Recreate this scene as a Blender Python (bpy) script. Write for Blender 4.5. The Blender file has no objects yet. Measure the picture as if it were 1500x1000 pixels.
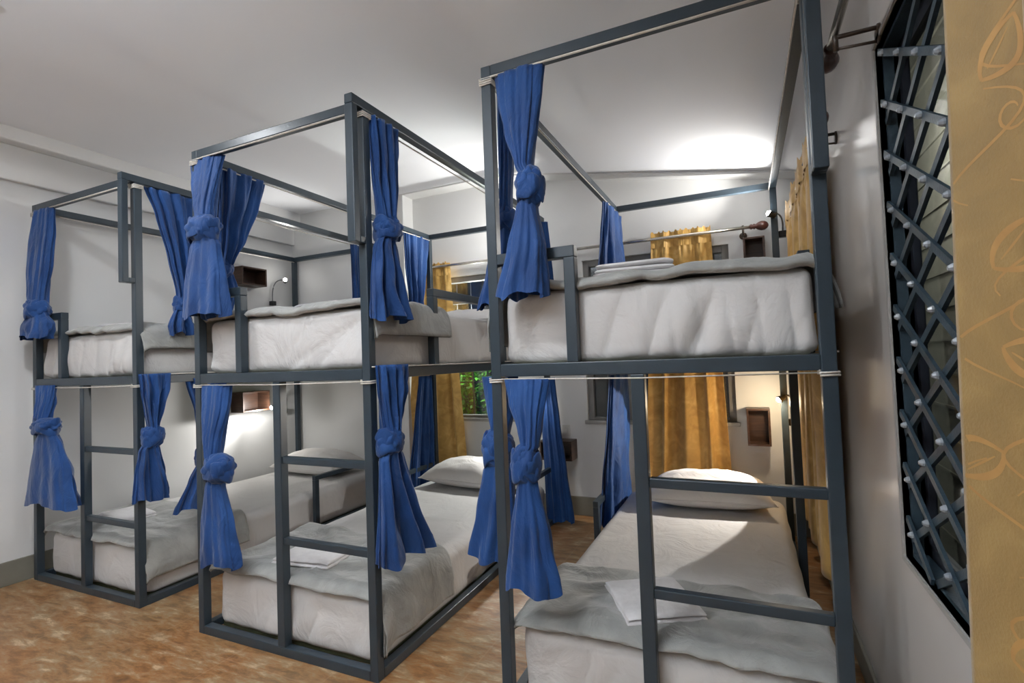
import bpy, bmesh, math, random
from math import sin, cos, pi, sqrt, tanh, exp
from mathutils import Vector, noise
random.seed(4)
sc = bpy.context.scene
COL = sc.collection

# ------------------------------------------------------------------ helpers
def lin(c):
    r = []
    for v in c:
        v = v / 255.0
        r.append(v / 12.92 if v <= .04045 else ((v + .055) / 1.055) ** 2.4)
    return (r[0], r[1], r[2], 1.0)

def new_mat(name):
    m = bpy.data.materials.new(name); m.use_nodes = True
    nt = m.node_tree; b = nt.nodes['Principled BSDF']
    return m, nt, b

def N(nt, t, **kw):
    n = nt.nodes.new(t)
    for k, v in kw.items():
        if k in n.inputs: n.inputs[k].default_value = v
        else: setattr(n, k, v)
    return n

def ramp(nt, stops):
    r = nt.nodes.new('ShaderNodeValToRGB'); e = r.color_ramp.elements
    while len(e) < len(stops): e.new(.5)
    for i, (p, c) in enumerate(stops):
        e[i].position = p; e[i].color = c
    return r

def noisy(name, c1, c2, scale=8, rough=.6, bump=.0, bscale=60, spec=.5, detail=4, stretch=None, sheen=0, coat=0):
    m, nt, b = new_mat(name)
    tc = N(nt, 'ShaderNodeTexCoord'); src = tc.outputs['Object']
    if stretch:
        mp = N(nt, 'ShaderNodeMapping'); mp.inputs['Scale'].default_value = stretch
        nt.links.new(src, mp.inputs[0]); src = mp.outputs[0]
    n = N(nt, 'ShaderNodeTexNoise', Scale=scale, Detail=detail)
    nt.links.new(src, n.inputs['Vector'])
    r = ramp(nt, [(.3, lin(c1)), (.7, lin(c2))])
    nt.links.new(n.outputs['Fac'], r.inputs['Fac']); nt.links.new(r.outputs['Color'], b.inputs['Base Color'])
    b.inputs['Roughness'].default_value = rough; b.inputs['Specular IOR Level'].default_value = spec
    if sheen: b.inputs['Sheen Weight'].default_value = sheen
    if coat: b.inputs['Coat Weight'].default_value = coat; b.inputs['Coat Roughness'].default_value = .12
    if bump:
        n2 = N(nt, 'ShaderNodeTexNoise', Scale=bscale, Detail=3)
        nt.links.new(src, n2.inputs['Vector'])
        bp = N(nt, 'ShaderNodeBump', Strength=bump, Distance=.01)
        nt.links.new(n2.outputs['Fac'], bp.inputs['Height']); nt.links.new(bp.outputs[0], b.inputs['Normal'])
    return m

def weave(name, c1, c2, rough=.85, scale=700, var=6, bump=.15, sheen=.2, crease=(5, .35, (1, 1, 1))):
    m, nt, b = new_mat(name)
    tc = N(nt, 'ShaderNodeTexCoord')
    n = N(nt, 'ShaderNodeTexNoise', Scale=var, Detail=5)
    nt.links.new(tc.outputs['Object'], n.inputs['Vector'])
    r = ramp(nt, [(.3, lin(c1)), (.7, lin(c2))])
    nt.links.new(n.outputs['Fac'], r.inputs['Fac']); nt.links.new(r.outputs['Color'], b.inputs['Base Color'])
    n2 = N(nt, 'ShaderNodeTexNoise', Scale=scale, Detail=2)
    nt.links.new(tc.outputs['Object'], n2.inputs['Vector'])
    bp = N(nt, 'ShaderNodeBump', Strength=bump, Distance=.002)
    nt.links.new(n2.outputs['Fac'], bp.inputs['Height'])
    n4 = N(nt, 'ShaderNodeTexNoise', Scale=crease[0], Detail=6, Roughness=.55, Distortion=1.6)
    mp4 = N(nt, 'ShaderNodeMapping'); mp4.inputs['Scale'].default_value = crease[2]; nt.links.new(tc.outputs['Object'], mp4.inputs[0])
    nt.links.new(mp4.outputs[0], n4.inputs['Vector'])
    bp4 = N(nt, 'ShaderNodeBump', Strength=crease[1], Distance=.03)
    nt.links.new(n4.outputs['Fac'], bp4.inputs['Height']); nt.links.new(bp.outputs[0], bp4.inputs['Normal']); nt.links.new(bp4.outputs[0], b.inputs['Normal'])
    b.inputs['Roughness'].default_value = rough; b.inputs['Sheen Weight'].default_value = sheen
    b.inputs['Specular IOR Level'].default_value = .25
    return m

def emit(name, c, s):
    m, nt, b = new_mat(name)
    b.inputs['Base Color'].default_value = c
    b.inputs['Emission Color'].default_value = c; b.inputs['Emission Strength'].default_value = s
    return m

M = {}
M['frame'] = noisy('painted_steel', (47, 58, 67), (52, 64, 73), 14, .34, .05, 90, .5)
M['wall'] = noisy('wall_paint', (222, 222, 221), (228, 228, 227), 1.4, .5, .04, 40, .35)
M['gloss_wall'] = noisy('gloss_wall_paint', (196, 192, 188), (204, 200, 196), 1.2, .5, .03, 14, .45, coat=.55)
M['ceiling'] = noisy('ceiling_paint', (236, 237, 240), (240, 241, 244), 1.0, .85, .03, 20, .1)
M['skirting'] = noisy('skirting_paint', (122, 119, 108), (132, 129, 118), 6, .5)
M['sill'] = noisy('sill_paint', (150, 148, 144), (165, 163, 160), 6, .5)
M['sheet'] = weave('white_sheet', (206, 203, 201), (214, 212, 210), .9, 900, 3, .08, .1, (5, .45, (1, 1, .7)))
M['pillow'] = weave('white_pillowcase', (226, 222, 219), (235, 232, 230), .9, 900, 3, .06, .1)
M['towel'] = weave('white_towel', (218, 214, 214), (230, 227, 227), .98, 420, 30, .35, .4)
M['blanket'] = weave('grey_fleece', (144, 145, 141), (165, 165, 161), .98, 300, 11, .25, .5, (7, .5, (1, 1, 1)))
M['front_wall'] = noisy('low_bounce_wall_paint', (112, 106, 100), (124, 118, 112), 2, .7)  # unseen wall, toned down so less light bounces back onto the bunks
M['piping'] = noisy('dark_piping', (84, 84, 80), (98, 98, 94), 30, .8)
M['blue'] = weave('blue_cotton', (20, 57, 110), (33, 79, 142), .62, 500, 5, .12, .2, (12, .4, (1, 1, .5)))
M['cord'] = noisy('white_cord', (205, 198, 188), (225, 220, 212), 40, .5)
M['base'] = noisy('base_board', (58, 64, 50), (78, 84, 58), 20, .6)
M['wood'] = noisy('dark_veneer', (50, 34, 27), (78, 54, 40), 7, .4, .06, 60, .5, 6, (1, 1, 9))
M['brownknob'] = noisy('turned_brown_wood', (56, 32, 28), (84, 48, 40), 14, .3)
M['steel'] = noisy('rod_steel', (176, 170, 160), (196, 190, 180), 20, .25); M['steel'].node_tree.nodes['Principled BSDF'].inputs['Metallic'].default_value = .8
M['bracket'] = noisy('bracket_metal', (60, 50, 42), (80, 66, 56), 20, .35)
M['black'] = noisy('black_plastic', (26, 27, 30), (34, 35, 38), 20, .4)
M['chrome'] = noisy('lamp_metal', (120, 122, 124), (140, 142, 144), 20, .3); M['chrome'].node_tree.nodes['Principled BSDF'].inputs['Metallic'].default_value = .7
M['switch'] = noisy('switch_plastic', (205, 204, 200), (215, 214, 210), 20, .35)
M['alu'] = noisy('window_frame_paint', (120, 118, 116), (134, 132, 130), 10, .45)
M['bar'] = noisy('window_bar_paint', (34, 38, 46), (44, 48, 56), 10, .4)
M['grille'] = noisy('grille_paint', (44, 58, 68), (56, 72, 82), 30, .38, .1, 200)
M['rivet'] = noisy('rivet_metal', (120, 128, 136), (160, 166, 172), 30, .25)
M['outwall'] = noisy('outside_render', (96, 94, 84), (112, 110, 98), 3, .9, .1, 30)
M['dark'] = noisy('outside_dark', (40, 42, 46), (52, 54, 58), 2, .9)
M['leaf'] = noisy('leaf_green', (46, 120, 24), (96, 170, 44), 30, .5)
M['stem'] = noisy('stem_brown', (70, 60, 38), (90, 78, 50), 30, .8)
M['lamp_glow'] = emit('lamp_glow', (1, .97, .9, 1), 60)
M['panel_glow'] = emit('panel_glow', (1, .96, .9, 1), 4)
M['fixture'] = noisy('fixture_white', (225, 225, 225), (235, 235, 235), 10, .4)

def gold_mat(name, c1, c2, c3):
    m, nt, b = new_mat(name)
    tc = N(nt, 'ShaderNodeTexCoord')
    n = N(nt, 'ShaderNodeTexNoise', Scale=9, Detail=5, Distortion=1.4)
    nt.links.new(tc.outputs['Object'], n.inputs['Vector'])
    r = ramp(nt, [(.35, lin(c1)), (.55, lin(c2)), (.68, lin(c3))])
    nt.links.new(n.outputs['Fac'], r.inputs['Fac']); nt.links.new(r.outputs['Color'], b.inputs['Base Color'])
    n2 = N(nt, 'ShaderNodeTexNoise', Scale=260, Detail=2)
    nt.links.new(tc.outputs['Object'], n2.inputs['Vector'])
    bp = N(nt, 'ShaderNodeBump', Strength=.2, Distance=.003)
    nt.links.new(n2.outputs['Fac'], bp.inputs['Height']); nt.links.new(bp.outputs[0], b.inputs['Normal'])
    b.inputs['Roughness'].default_value = .55; b.inputs['Sheen Weight'].default_value = .2
    return m
M['gold'] = gold_mat('gold_brocade', (192, 148, 72), (212, 168, 90), (226, 188, 112))
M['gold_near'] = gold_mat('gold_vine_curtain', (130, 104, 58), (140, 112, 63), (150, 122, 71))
M['vine'] = noisy('vine_embroidery', (158, 118, 68), (172, 132, 78), 30, .5)

def floor_mat():
    m, nt, b = new_mat('marbled_tile')
    tc = N(nt, 'ShaderNodeTexCoord')
    mp = N(nt, 'ShaderNodeMapping'); mp.inputs['Scale'].default_value = (1.0, 3.2, 1); mp.inputs['Rotation'].default_value = (0, 0, -1.0)
    nt.links.new(tc.outputs['Object'], mp.inputs[0])
    n = N(nt, 'ShaderNodeTexNoise', Scale=6.2, Detail=12, Roughness=.70, Distortion=.25)
    nt.links.new(mp.outputs[0], n.inputs['Vector'])
    r = ramp(nt, [(.32, lin((84, 62, 40))), (.43, lin((132, 92, 54))), (.50, lin((160, 114, 68))), (.56, lin((156, 132, 100))), (.65, lin((210, 182, 146)))])
    nt.links.new(n.outputs['Fac'], r.inputs['Fac'])
    n3 = N(nt, 'ShaderNodeTexNoise', Scale=2.1, Detail=4); nt.links.new(tc.outputs['Object'], n3.inputs['Vector'])
    r3 = ramp(nt, [(.38, lin((160, 104, 60))), (.60, lin((154, 138, 110)))]); nt.links.new(n3.outputs['Fac'], r3.inputs['Fac'])
    mx0 = N(nt, 'ShaderNodeMix', data_type='RGBA', blend_type='MIX'); mx0.inputs[0].default_value = .28
    nt.links.new(r.outputs['Color'], mx0.inputs[6]); nt.links.new(r3.outputs['Color'], mx0.inputs[7])
    mp2 = N(nt, 'ShaderNodeMapping'); mp2.inputs['Location'].default_value = (-.62, -.40, 0)
    nt.links.new(tc.outputs['Object'], mp2.inputs[0])
    br = N(nt, 'ShaderNodeTexBrick', Scale=1.0); br.offset = 0
    br.inputs['Mortar Size'].default_value = .004; br.inputs['Mortar Smooth'].default_value = .3
    br.inputs['Brick Width'].default_value = .5; br.inputs['Row Height'].default_value = .5
    nt.links.new(mp2.outputs[0], br.inputs['Vector'])
    mx = N(nt, 'ShaderNodeMix', data_type='RGBA', blend_type='MIX')
    mul = N(nt, 'ShaderNodeMath', operation='MULTIPLY'); mul.inputs[1].default_value = .18
    nt.links.new(br.outputs['Fac'], mul.inputs[0]); nt.links.new(mul.outputs[0], mx.inputs[0])
    nt.links.new(mx0.outputs[2], mx.inputs[6]); mx.inputs[7].default_value = lin((196, 160, 126))
    nt.links.new(mx.outputs[2], b.inputs['Base Color'])
    b.inputs['Roughness'].default_value = .42
    bp = N(nt, 'ShaderNodeBump', Strength=.12, Distance=.01)
    nt.links.new(n.outputs['Fac'], bp.inputs['Height']); nt.links.new(bp.outputs[0], b.inputs['Normal'])
    return m
M['floor'] = floor_mat()

def glass_mat():
    m = bpy.data.materials.new('window_glass'); m.use_nodes = True; nt = m.node_tree; nt.nodes.clear()
    o = N(nt, 'ShaderNodeOutputMaterial'); mix = N(nt, 'ShaderNodeMixShader'); mix.inputs[0].default_value = .10
    t = N(nt, 'ShaderNodeBsdfTransparent'); t.inputs[0].default_value = (.75, .78, .8, 1)
    g = N(nt, 'ShaderNodeBsdfGlossy'); g.inputs['Roughness'].default_value = .08
    nt.links.new(t.outputs[0], mix.inputs[1]); nt.links.new(g.outputs[0], mix.inputs[2]); nt.links.new(mix.outputs[0], o.inputs[0])
    return m
M['glass'] = glass_mat()

# mesh helpers ------------------------------------------------------
def obj(name, bm, mat, parent=None, smooth=False, bevel=0, loc=None):
    me = bpy.data.meshes.new(name)
    bmesh.ops.recalc_face_normals(bm, faces=bm.faces)
    bm.to_mesh(me); bm.free()
    for m in (mat if isinstance(mat, (list, tuple)) else [mat]): me.materials.append(m)
    if smooth:
        for p in me.polygons: p.use_smooth = True
    o = bpy.data.objects.new(name, me); COL.objects.link(o)
    if parent: o.parent = parent
    if loc: o.location = loc
    if bevel:
        b = o.modifiers.new('bevel', 'BEVEL'); b.width = bevel; b.segments = 2; b.limit_method = 'ANGLE'
    return o

def thing(name, loc, label, cat, group=None, rz=0):
    o = bpy.data.objects.new(name, None); COL.objects.link(o)
    o.location = loc; o.rotation_euler = (0, 0, rz); o.empty_display_size = .1
    return tag(o, label, cat, group)

def tag(o, label, cat, group=None):
    o['label'] = label; o['category'] = cat
    if group: o['group'] = group
    return o

def struct(o):
    o['kind'] = 'structure'; return o

def box(bm, x0, x1, y0, y1, z0, z1, mi=0):
    v = [bm.verts.new((x, y, z)) for x in (x0, x1) for y in (y0, y1) for z in (z0, z1)]
    for f in ((0, 1, 3, 2), (4, 6, 7, 5), (0, 4, 5, 1), (2, 3, 7, 6), (0, 2, 6, 4), (1, 5, 7, 3)):
        fc = bm.faces.new([v[i] for i in f]); fc.material_index = mi

def BX(*a):
    bm = bmesh.new(); box(bm, *a); return bm

def tube(bm, pts, r, seg=8, cap=True, mi=0):
    pts = [Vector(p) for p in pts]; rings = []
    rr = r if isinstance(r, (list, tuple)) else [r] * len(pts)
    up = Vector((0, 0, 1))
    for i, p in enumerate(pts):
        d = (pts[min(i + 1, len(pts) - 1)] - pts[max(i - 1, 0)])
        if d.length < 1e-9: d = Vector((0, 0, 1))
        d.normalize()
        a = d.cross(up if abs(d.z) < .95 else Vector((1, 0, 0))).normalized(); b = d.cross(a)
        rings.append([bm.verts.new(p + (a * cos(2 * pi * k / seg) + b * sin(2 * pi * k / seg)) * rr[i]) for k in range(seg)])
    for i in range(len(rings) - 1):
        for k in range(seg):
            f = bm.faces.new((rings[i][k], rings[i][(k + 1) % seg], rings[i + 1][(k + 1) % seg], rings[i + 1][k])); f.material_index = mi
    if cap:
        bm.faces.new(rings[0][::-1]).material_index = mi; bm.faces.new(rings[-1]).material_index = mi

def grid(bm, P, nu, nv, closed=False, mi=0):
    V = [[bm.verts.new(P(i, j)) for j in range(nv)] for i in range(nu)]
    for i in range(nu - 1):
        for j in range(nv - 1 + (1 if closed else 0)):
            f = bm.faces.new((V[i][j], V[i][(j + 1) % nv], V[i + 1][(j + 1) % nv], V[i + 1][j])); f.material_index = mi
    return V

def sphere(bm, c, r, nu=10, nv=14, fn=None, mi=0):
    c = Vector(c)
    R = r if isinstance(r, (tuple, list)) else (r, r, r)
    def P(i, j):
        a = pi * (i + .0001) / (nu - 1 + .0002) ; t = 2 * pi * j / nv
        k = fn(a, t) if fn else 1
        return c + Vector((R[0] * sin(a) * cos(t) * k, R[1] * sin(a) * sin(t) * k, R[2] * cos(a) * k))
    grid(bm, P, nu, nv, True, mi)

def nz(x, y, z=0., s=1.): return noise.noise(Vector((x * s, y * s, z * s)))

def interp(rows, t):
    # rows of equal-length tuples, smooth piecewise interpolation, t in 0..1 over last value (z)
    z0, z1 = rows[0][-1], rows[-1][-1]
    z = z0 + (z1 - z0) * t
    for a, b in zip(rows, rows[1:]):
        if z >= b[-1] - 1e-9:
            k = (z - a[-1]) / (b[-1] - a[-1]); k2 = k * k * (3 - 2 * k); k = .5 * k + .5 * k2
            return [a[i] + (b[i] - a[i]) * k for i in range(len(a) - 1)] + [z]
    return list(rows[-1])
# ------------------------------------------------------------------ the room
XW0, XW1, YB, YC = -2.32, 2.0, 2.22, 2.07     # left wall, right wall, back wall, face of the column
YF = -3.4                                      # wall behind the camera
ZC = 2.68
XK = -.05                                      # the ceiling slopes down to the right from here
def zc(x): return ZC if x < XK else ZC - (x - XK) * .173

struct(obj('floor', BX(XW0 - .1, XW1 + .1, YF - .1, YB + .1, -.06, 0), M['floor']))
bm = bmesh.new()
xs = [XW0 - .1, -1.5, -.9, -.45, -.2, XK, .1, .35, .8, 1.4, XW1 + .12]
def zs(x):
    if x < -.3: return ZC
    if x > .25: return zc(x)
    k = (x + .3) / .55
    return ZC * (1 - k) ** 2 + 2 * k * (1 - k) * ZC + k * k * zc(.25)
xs = sorted(set(xs + [-.3 + .055 * i for i in range(11)]))
for (a, b) in zip(xs, xs[1:]):
    v = [bm.verts.new(p) for p in ((a, YF - .1, zs(a)), (b, YF - .1, zs(b)), (b, YB + .1, zs(b)), (a, YB + .1, zs(a)),
                                    (a, YF - .1, zs(a) + .1), (b, YF - .1, zs(b) + .1), (b, YB + .1, zs(b) + .1), (a, YB + .1, zs(a) + .1))]
    for f in ((0, 3, 2, 1), (4, 5, 6, 7)): bm.faces.new([v[i] for i in f])
bmesh.ops.remove_doubles(bm, verts=bm.verts, dist=1e-4)
struct(obj('ceiling', bm, M['ceiling'], smooth=True))
# left wall, with two plaster ledges running along its top
struct(obj('wall_left', BX(XW0 - .1, XW0, YF, YB, 0, ZC + .02), M['wall']))
struct(obj('trim_1', BX(XW0, XW0 + .035, YF, YC, 2.385, 2.60), M['wall'], bevel=.006))
struct(obj('trim_2', BX(XW0, XW0 + .12, YF, YC, 2.60, ZC + .01), M['wall'], bevel=.01))
# back wall with two windows
WB = [(-.93, -.09, .725, 1.93), (.54, 1.58, .722, 1.94)]
bm = bmesh.new()
box(bm, XW0, WB[0][0], YB, YB + .16, 0, ZC + .02)
box(bm, WB[0][1], WB[1][0], YB, YB + .16, 0, ZC + .02)
box(bm, WB[1][1], XW1 + .1, YB, YB + .16, 0, ZC + .02)
for a, b, c, d in WB:
    box(bm, a, b, YB, YB + .16, 0, c); box(bm, a, b, YB, YB + .16, d, ZC + .02)
struct(obj('wall_back', bm, M['wall']))
struct(obj('trim_3', BX(XW0, -1.0, YC, YB, 0, ZC + .01), M['wall'], bevel=.004))   # the column in the corner
bm = bmesh.new()
def band(bm, x0, x1, n, y0, y1, h):
    for i in range(n):
        a = x0 + (x1 - x0) * i / n; b = x0 + (x1 - x0) * (i + 1) / n
        v = [bm.verts.new(p) for p in ((a, y0, zs(a) - h), (b, y0, zs(b) - h), (b, y0, zs(b) + .02), (a, y0, zs(a) + .02),
                                        (a, y1, zs(a) - h), (b, y1, zs(b) - h), (b, y1, zs(b) + .02), (a, y1, zs(a) + .02))]
        for f in ((0, 1, 2, 3), (4, 7, 6, 5), (0, 4, 5, 1)): bm.faces.new([v[i] for i in f])
    bmesh.ops.remove_doubles(bm, verts=bm.verts, dist=1e-4)
band(bm, -1.0, XW1, 24, YC, YB, .012)
struct(obj('trim_4', bm, M['wall']))                                             # the lintel over both windows
# right wall with its big grille window
WR = (-1.45, .035, .672, 1.985)
bm = bmesh.new()
box(bm, XW1, XW1 + .07, WR[1], YB + .1, 0, 2.36)
box(bm, XW1, XW1 + .07, YF, WR[0], 0, 2.36)
box(bm, XW1, XW1 + .07, WR[0], WR[1], 0, WR[2]); box(bm, XW1, XW1 + .07, WR[0], WR[1], WR[3], 2.36)
struct(obj('wall_right', bm, M['gloss_wall']))
bm = bmesh.new(); w_ = .012
box(bm, XW1 - .006, XW1 + .05, WR[1] - .0, WR[1] + w_, WR[2] - w_, WR[3] + w_)
box(bm, XW1 - .006, XW1 + .07, WR[0] - w_, WR[0], WR[2] - w_, WR[3] + w_)
box(bm, XW1 - .006, XW1 + .07, WR[0], WR[1], WR[2] - w_, WR[2]); box(bm, XW1 - .006, XW1 + .07, WR[0], WR[1], WR[3], WR[3] + w_)
struct(obj('trim_5', bm, M['sill']))
struct(obj('wall_front', BX(XW0, XW1, YF - .1, YF, 0, ZC + .02), M['front_wall']))
# skirting
def skirt(n, *a): struct(obj(n, BX(*a), M['skirting'], bevel=.003))
skirt('baseboard_left', XW0, XW0 + .012, YF, YC, 0, .138)
skirt('baseboard_back', -1.0, XW1, YB - .012, YB, 0, .142)
skirt('baseboard_column', XW0, -1.0, YC - .012, YC, 0, .142)
skirt('baseboard_right', XW1 - .012, XW1, YF, YB - .012, 0, .10)
skirt('baseboard_front', XW0 + .012, XW1 - .012, YF, YF + .012, 0, .138)

def window(n, x0, x1, z0, z1, mull, barz):
    t = bpy.data.objects.new(n, None); COL.objects.link(t); t.location = (0, YB, 0); struct(t)
    bm = bmesh.new(); y0, y1 = .03, .10; f = .045
    box(bm, x0, x0 + f, y0, y1, z0, z1); box(bm, x1 - f, x1, y0, y1, z0, z1)
    box(bm, x0 + f, x1 - f, y0, y1, z0, z0 + .02); box(bm, x0 + f, x1 - f, y0, y1, z1 - f, z1)
    for mx in mull: box(bm, mx - .02, mx + .02, y0, y1, z0 + .02, z1 - f)
    box(bm, x0 + f, x1 - f, y0 + .005, y1 - .005, 1.70, 1.735)
    obj('window_frame', bm, M['alu'], t, bevel=.003)
    bm = bmesh.new()
    for z in barz: box(bm, x0 + f, x1 - f, .106, .118, z - .007, z + .007)
    k = int((x1 - x0) / .13)
    for i in range(1, k): xx = x0 + (x1 - x0) * i / k; box(bm, xx - .006, xx + .006, .118, .13, z0, z1 - f)
    obj('window_bars', bm, M['bar'], t)
    obj('window_pane', BX(x0 + f, x1 - f, .062, .066, z0 + .02, z1 - f), M['glass'], t)
    obj('window_sill', BX(x0 - .02, x1 + .02, -.02, .03, z0 - .025, z0), M['sill'], t, bevel=.003)
window('window_1', *WB[0], [], (1.02, 1.35, 1.6))
window('window_2', *WB[1], [.86], (1.02, 1.35, 1.6))

# the collapsible steel grille in the right-hand window
g = bpy.data.objects.new('window_3', None); COL.objects.link(g); g.location = (XW1, 0, 0); struct(g)
gr = thing('window_grille', (XW1 + .010, 0, WR[2]), 'dark blue-grey folding steel lattice grille set in the big right-hand window', 'grille')
y0, y1, z0, z1 = WR[0], WR[1], 0, WR[3] - WR[2]
hx, hz = .126, .0665            # half diagonals of one diamond
def clip(p, q):
    (a, b), (c, d) = p, q; t0, t1 = 0., 1.
    for P0, D, lo, hi in ((a, c - a, y0 + .012, y1 - .012), (b, d - b, z0 + .01, z1 - .01)):
        if abs(D) < 1e-9: continue
        u, v = (lo - P0) / D, (hi - P0) / D
        if u > v: u, v = v, u
        t0, t1 = max(t0, u), min(t1, v)
    if t1 - t0 < .02: return None
    return (a + (c - a) * t0, b + (d - b) * t0), (a + (c - a) * t1, b + (d - b) * t1)
def strip(bm, p, q, xa, xb, w):
    d = Vector((0, q[0] - p[0], q[1] - p[1])).normalized(); n = Vector((0, -d.z, d.y)) * w / 2
    P, Q = Vector((0, *p)), Vector((0, *q))
    v = [bm.verts.new(b + s * n + Vector((x, 0, 0))) for b in (P, Q) for s in (-1, 1) for x in (xa, xb)]
    for f in ((0, 1, 3, 2), (4, 6, 7, 5), (0, 4, 5, 1), (2, 3, 7, 6), (0, 2, 6, 4), (1, 5, 7, 3)): bm.faces.new([v[i] for i in f])
yo, zo = -.028, 1.81 - WR[2]
bmA, bmB, bmR = bmesh.new(), bmesh.new(), bmesh.new()
K = hz / hx
for i in range(-14, 24):
    s = i * 2 * hz
    for sgn, b_, xa, xb, wd in ((1, bmA, -.008, -.001, .017), (-1, bmB, .0, .009, .018)):
        # sgn 1: z rises with y
        zz = zo - s
        r = clip((yo - 4, zz - sgn * 4 * K), (yo + 4, zz + sgn * 4 * K))
        if r: strip(b_, r[0], r[1], xa, xb, wd)
for a in range(-14, 14):
    for b in range(-20, 30):
        if (a + b) % 2: continue
        yy, zz = yo + a * hx, zo + b * hz
        if y0 + .02 < yy < y1 - .0 and z0 + .02 < zz < z1 - .02:
            tube(bmA, [(-.018, yy, zz), (-.012, yy, zz), (-.004, yy, zz)], [.004, .008, .009], 8, True, 1)
obj('lattice_bars', bmA, [M['grille'], M['rivet']], gr); obj('cross_bars', bmB, M['grille'], gr); bmR.free()
bm = bmesh.new()
box(bm, .004, .026, y1 - .012, y1 - .002, .002, z1 - .002); box(bm, .004, .034, y0 + .002, y0 + .012, .002, z1 - .002)
box(bm, .004, .034, y0 + .012, y1 - .012, .002, .012); box(bm, .004, .034, y0 + .012, y1 - .012, z1 - .012, z1 - .002)
obj('grille_channel', bm, M['grille'], gr)
bm = bmesh.new()
box(bm, .048, .066, WR[1] - .02, WR[1], WR[2], WR[3]); box(bm, .048, .066, WR[0], WR[0] + .05, WR[2], WR[3])
box(bm, .048, .066, WR[0], WR[1], WR[2], WR[2] + .04); box(bm, .048, .066, WR[0], WR[1], WR[3] - .05, WR[3])
box(bm, .048, .066, -.60, -.57, WR[2], WR[3])
obj('window_frame', bm, M['bar'], g)
obj('window_pane', BX(.055, .058, WR[0] + .05, WR[1] - .05, WR[2] + .04, WR[3] - .05), M['glass'], g)

# outdoors beyond the windows
bm = bmesh.new()
box(bm, 2.75, 2.8, -3, 3.8, -.2, 3.2)
for k in range(16): box(bm, 2.738, 2.75, -3, 3.8, .02 + k * .2, .035 + k * .2)
tag(obj('outside_wall', bm, M['outwall']), 'grey-beige boarded wall of the next building seen through the lattice grille', 'wall')
tag(obj('yard_wall', BX(-2.5, 2.6, 4.3, 4.4, -.2, 3.2), M['dark']), 'dark yard wall outside beyond the two back windows', 'wall')
tag(obj('yard_ground', BX(-2.5, 2.74, YB + .16, 4.3, -.25, -.2), M['dark']), 'dark ground outside the back windows', 'ground')
sh = thing('leafy_shrub', (-.68, 2.95, -.2), 'bright green leafy shrub growing outside the middle back window', 'shrub')
bm = bmesh.new(); random.seed(11)
for i in range(3200):
    a, b = random.random() * 2 * pi, random.random()
    r = .62 * sqrt(random.random()); c = Vector((r * cos(a) * .9, r * sin(a) * .55, (.3 + 1.15 * b)))
    d = Vector((random.uniform(-1, 1), random.uniform(-1, .4), random.uniform(-.8, .5))).normalized()
    s = d.cross(Vector((random.random(), .3, 1))).normalized() * .018; L_ = d * .075
    v = [bm.verts.new(p) for p in (c, c + L_ * .5 + s, c + L_, c + L_ * .5 - s)]
    bm.faces.new(v)
obj('foliage', bm, M['leaf'], sh)
bm = bmesh.new()
for k in range(7):
    a = k * .9; tube(bm, [(0, 0, 0), (.12 * cos(a), .08 * sin(a), .6), (.34 * cos(a), .2 * sin(a), 1.3)], [.02, .012, .005], 6)
obj('stem', bm, M['stem'], sh)

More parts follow.
